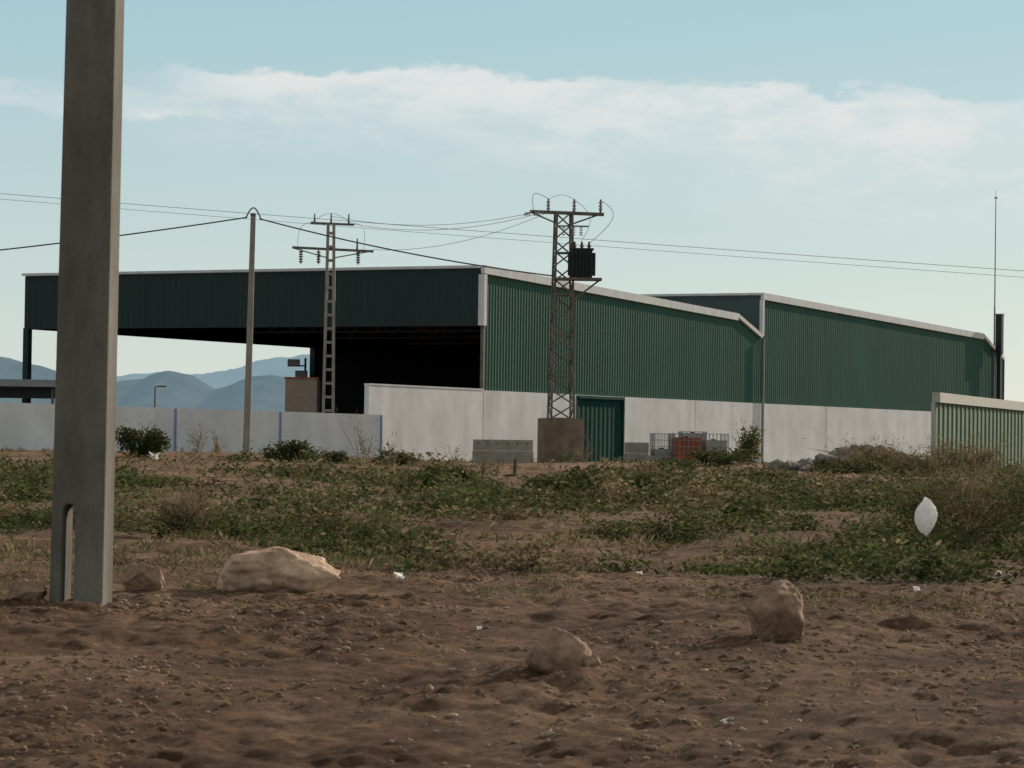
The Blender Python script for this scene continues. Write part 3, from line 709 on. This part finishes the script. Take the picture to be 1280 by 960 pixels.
tc=N.new('ShaderNodeTexCoord'); sp=N.new('ShaderNodeSeparateXYZ'); L.new(tc.outputs['Generated'],sp.inputs[0])
def mth(op,a,b=None,c=None):
    m=N.new('ShaderNodeMath'); m.operation=op
    for i,q in enumerate((a,b,c)):
        if q is None: continue
        if isinstance(q,(int,float)): m.inputs[i].default_value=q
        else: L.new(q,m.inputs[i])
    return m.outputs[0]
def mrange(v,a,b,c=0,d=1):
    m=N.new('ShaderNodeMapRange'); m.interpolation_type='SMOOTHSTEP'; L.new(v,m.inputs[0])
    for i,q in enumerate((a,b,c,d)): m.inputs[i+1].default_value=q
    return m.outputs[0]
az=mth('ARCTAN2',sp.outputs[0],sp.outputs[1]); el=mth('ARCSINE',sp.outputs[2])
cc=N.new('ShaderNodeMixRGB'); L.new(mrange(el,0.16,0.35),cc.inputs[0]); cc.inputs[1].default_value=(0.75,0.775,0.77,1); cc.inputs[2].default_value=(1.02,0.92,0.80,1); L.new(cc.outputs[0],bg2.inputs[0])  # upper tone is for the added fill clouds, warmed to warm the ambient
hz=N.new('ShaderNodeValToRGB'); L.new(mth('DIVIDE',el,0.30),hz.inputs[0])
e=hz.color_ramp.elements; e[0].position=0.0; e[0].color=(0.64,0.70,0.68,1); e[1].position=1.0; e[1].color=(0.28,0.44,0.52,1)
q=e.new(0.20); q.color=(0.52,0.635,0.65,1); q=e.new(0.48); q.color=(0.37,0.56,0.635,1)
L.new(hz.outputs[0],bgh.inputs[0])
mh=N.new('ShaderNodeMixShader'); L.new(mth('SUBTRACT',0.85,mrange(el,0.15,0.6,0,0.75)),mh.inputs[0]); L.new(bg.outputs[0],mh.inputs[1]); L.new(bgh.outputs[0],mh.inputs[2])
def wn(sx,sy,det,off=0,rough=0.6):
    cb=N.new('ShaderNodeCombineXYZ'); L.new(mth('MULTIPLY',az,sx),cb.inputs[0]); L.new(mth('MULTIPLY',el,sy),cb.inputs[1]); cb.inputs[2].default_value=off
    n=N.new('ShaderNodeTexNoise'); n.inputs['Scale'].default_value=1; n.inputs['Detail'].default_value=det; n.inputs['Roughness'].default_value=rough; L.new(cb.outputs[0],n.inputs['Vector']); return n.outputs[0]
nA=wn(14,40,3,0.0); nB=wn(42,105,7,3.3,0.66); nC=wn(22,60,6,7.7,0.6)
nsum=mth('ADD',mth('MULTIPLY',mth('SUBTRACT',nA,0.5),0.020),mth('MULTIPLY',mth('SUBTRACT',nB,0.5),0.016))
topc=mth('SUBTRACT',0.1250,mth('MULTIPLY',mth('ABSOLUTE',mth('ADD',az,0.03)),0.045))
e2=mth('ADD',el,nsum)
dtop=mth('SUBTRACT',topc,e2)
mt=mrange(dtop,0.0,0.0030)
thick=mth('ADD',0.022,mth('MULTIPLY',mrange(az,-0.12,0.16),0.024))
mbm=mth('SUBTRACT',1.0,mrange(mth('DIVIDE',dtop,thick),0.15,1.35))
pw=mrange(mth('ADD',nC,mth('MULTIPLY',nB,0.5)),0.62,0.86)
mask=mth('MULTIPLY',mth('MULTIPLY',mt,mbm),mth('ADD',0.50,mth('MULTIPLY',pw,0.50)))
mask=mth('MULTIPLY',mask,mrange(az,-0.14,-0.08))
dw=mth('ABSOLUTE',mth('SUBTRACT',e2,mth('SUBTRACT',0.1115,mth('MULTIPLY',mth('ADD',az,0.16),0.06))))
wisp=mth('MULTIPLY',mth('SUBTRACT',1.0,mrange(dw,0.001,0.0060)),mth('MULTIPLY',mth('SUBTRACT',1.0,mrange(az,-0.11,-0.06)),mth('ADD',0.35,mth('MULTIPLY',pw,0.5))))
fill_clouds=mth('MULTIPLY',mrange(wn(3,9,3,9.1),0.42,0.62),mth('MULTIPLY',mrange(el,0.18,0.40),0.85))  # unseen clouds above the frame, added to raise ambient fill on the walls
mask=mth('MAXIMUM',mth('MAXIMUM',mask,wisp),fill_clouds)
mix=N.new('ShaderNodeMixShader'); L.new(mask,mix.inputs[0]); L.new(mh.outputs[0],mix.inputs[1]); L.new(bg2.outputs[0],mix.inputs[2])
out=N.new('ShaderNodeOutputWorld'); L.new(mix.outputs[0],out.inputs[0])
w.cycles.sampling_method='MANUAL'; w.cycles.sample_map_resolution=512
sd=bpy.data.lights.new('sun','SUN'); sd.energy=4.3; sd.angle=R(0.6); sd.color=(1.0,0.90,0.76)
so=bpy.data.objects.new('sun',sd); scene.collection.objects.link(so)
dirv=Vector((math.sin(R(SUN_AZ))*math.cos(R(SUN_EL)),math.cos(R(SUN_AZ))*math.cos(R(SUN_EL)),math.sin(R(SUN_EL))))
so.rotation_euler=dirv.to_track_quat('Z','Y').to_euler(); so.location=dirv*50

# ------------------------------------------------------------------ camera
cd=bpy.data.cameras.new('camera'); co=bpy.data.objects.new('camera',cd); scene.collection.objects.link(co)
cd.sensor_width=36; cd.lens=106.9; cd.clip_start=0.5; cd.clip_end=20000
co.matrix_world=Matrix.Translation((0,0,1.25))@Matrix.Rotation(R(90+1.176),4,'X')@Matrix.Rotation(R(0.8),4,'Z')
cd.dof.use_dof=True; cd.dof.focus_distance=100; cd.dof.aperture_fstop=12
scene.camera=co
scene.view_settings.view_transform='Standard'; scene.view_settings.look='None'; scene.view_settings.exposure=0
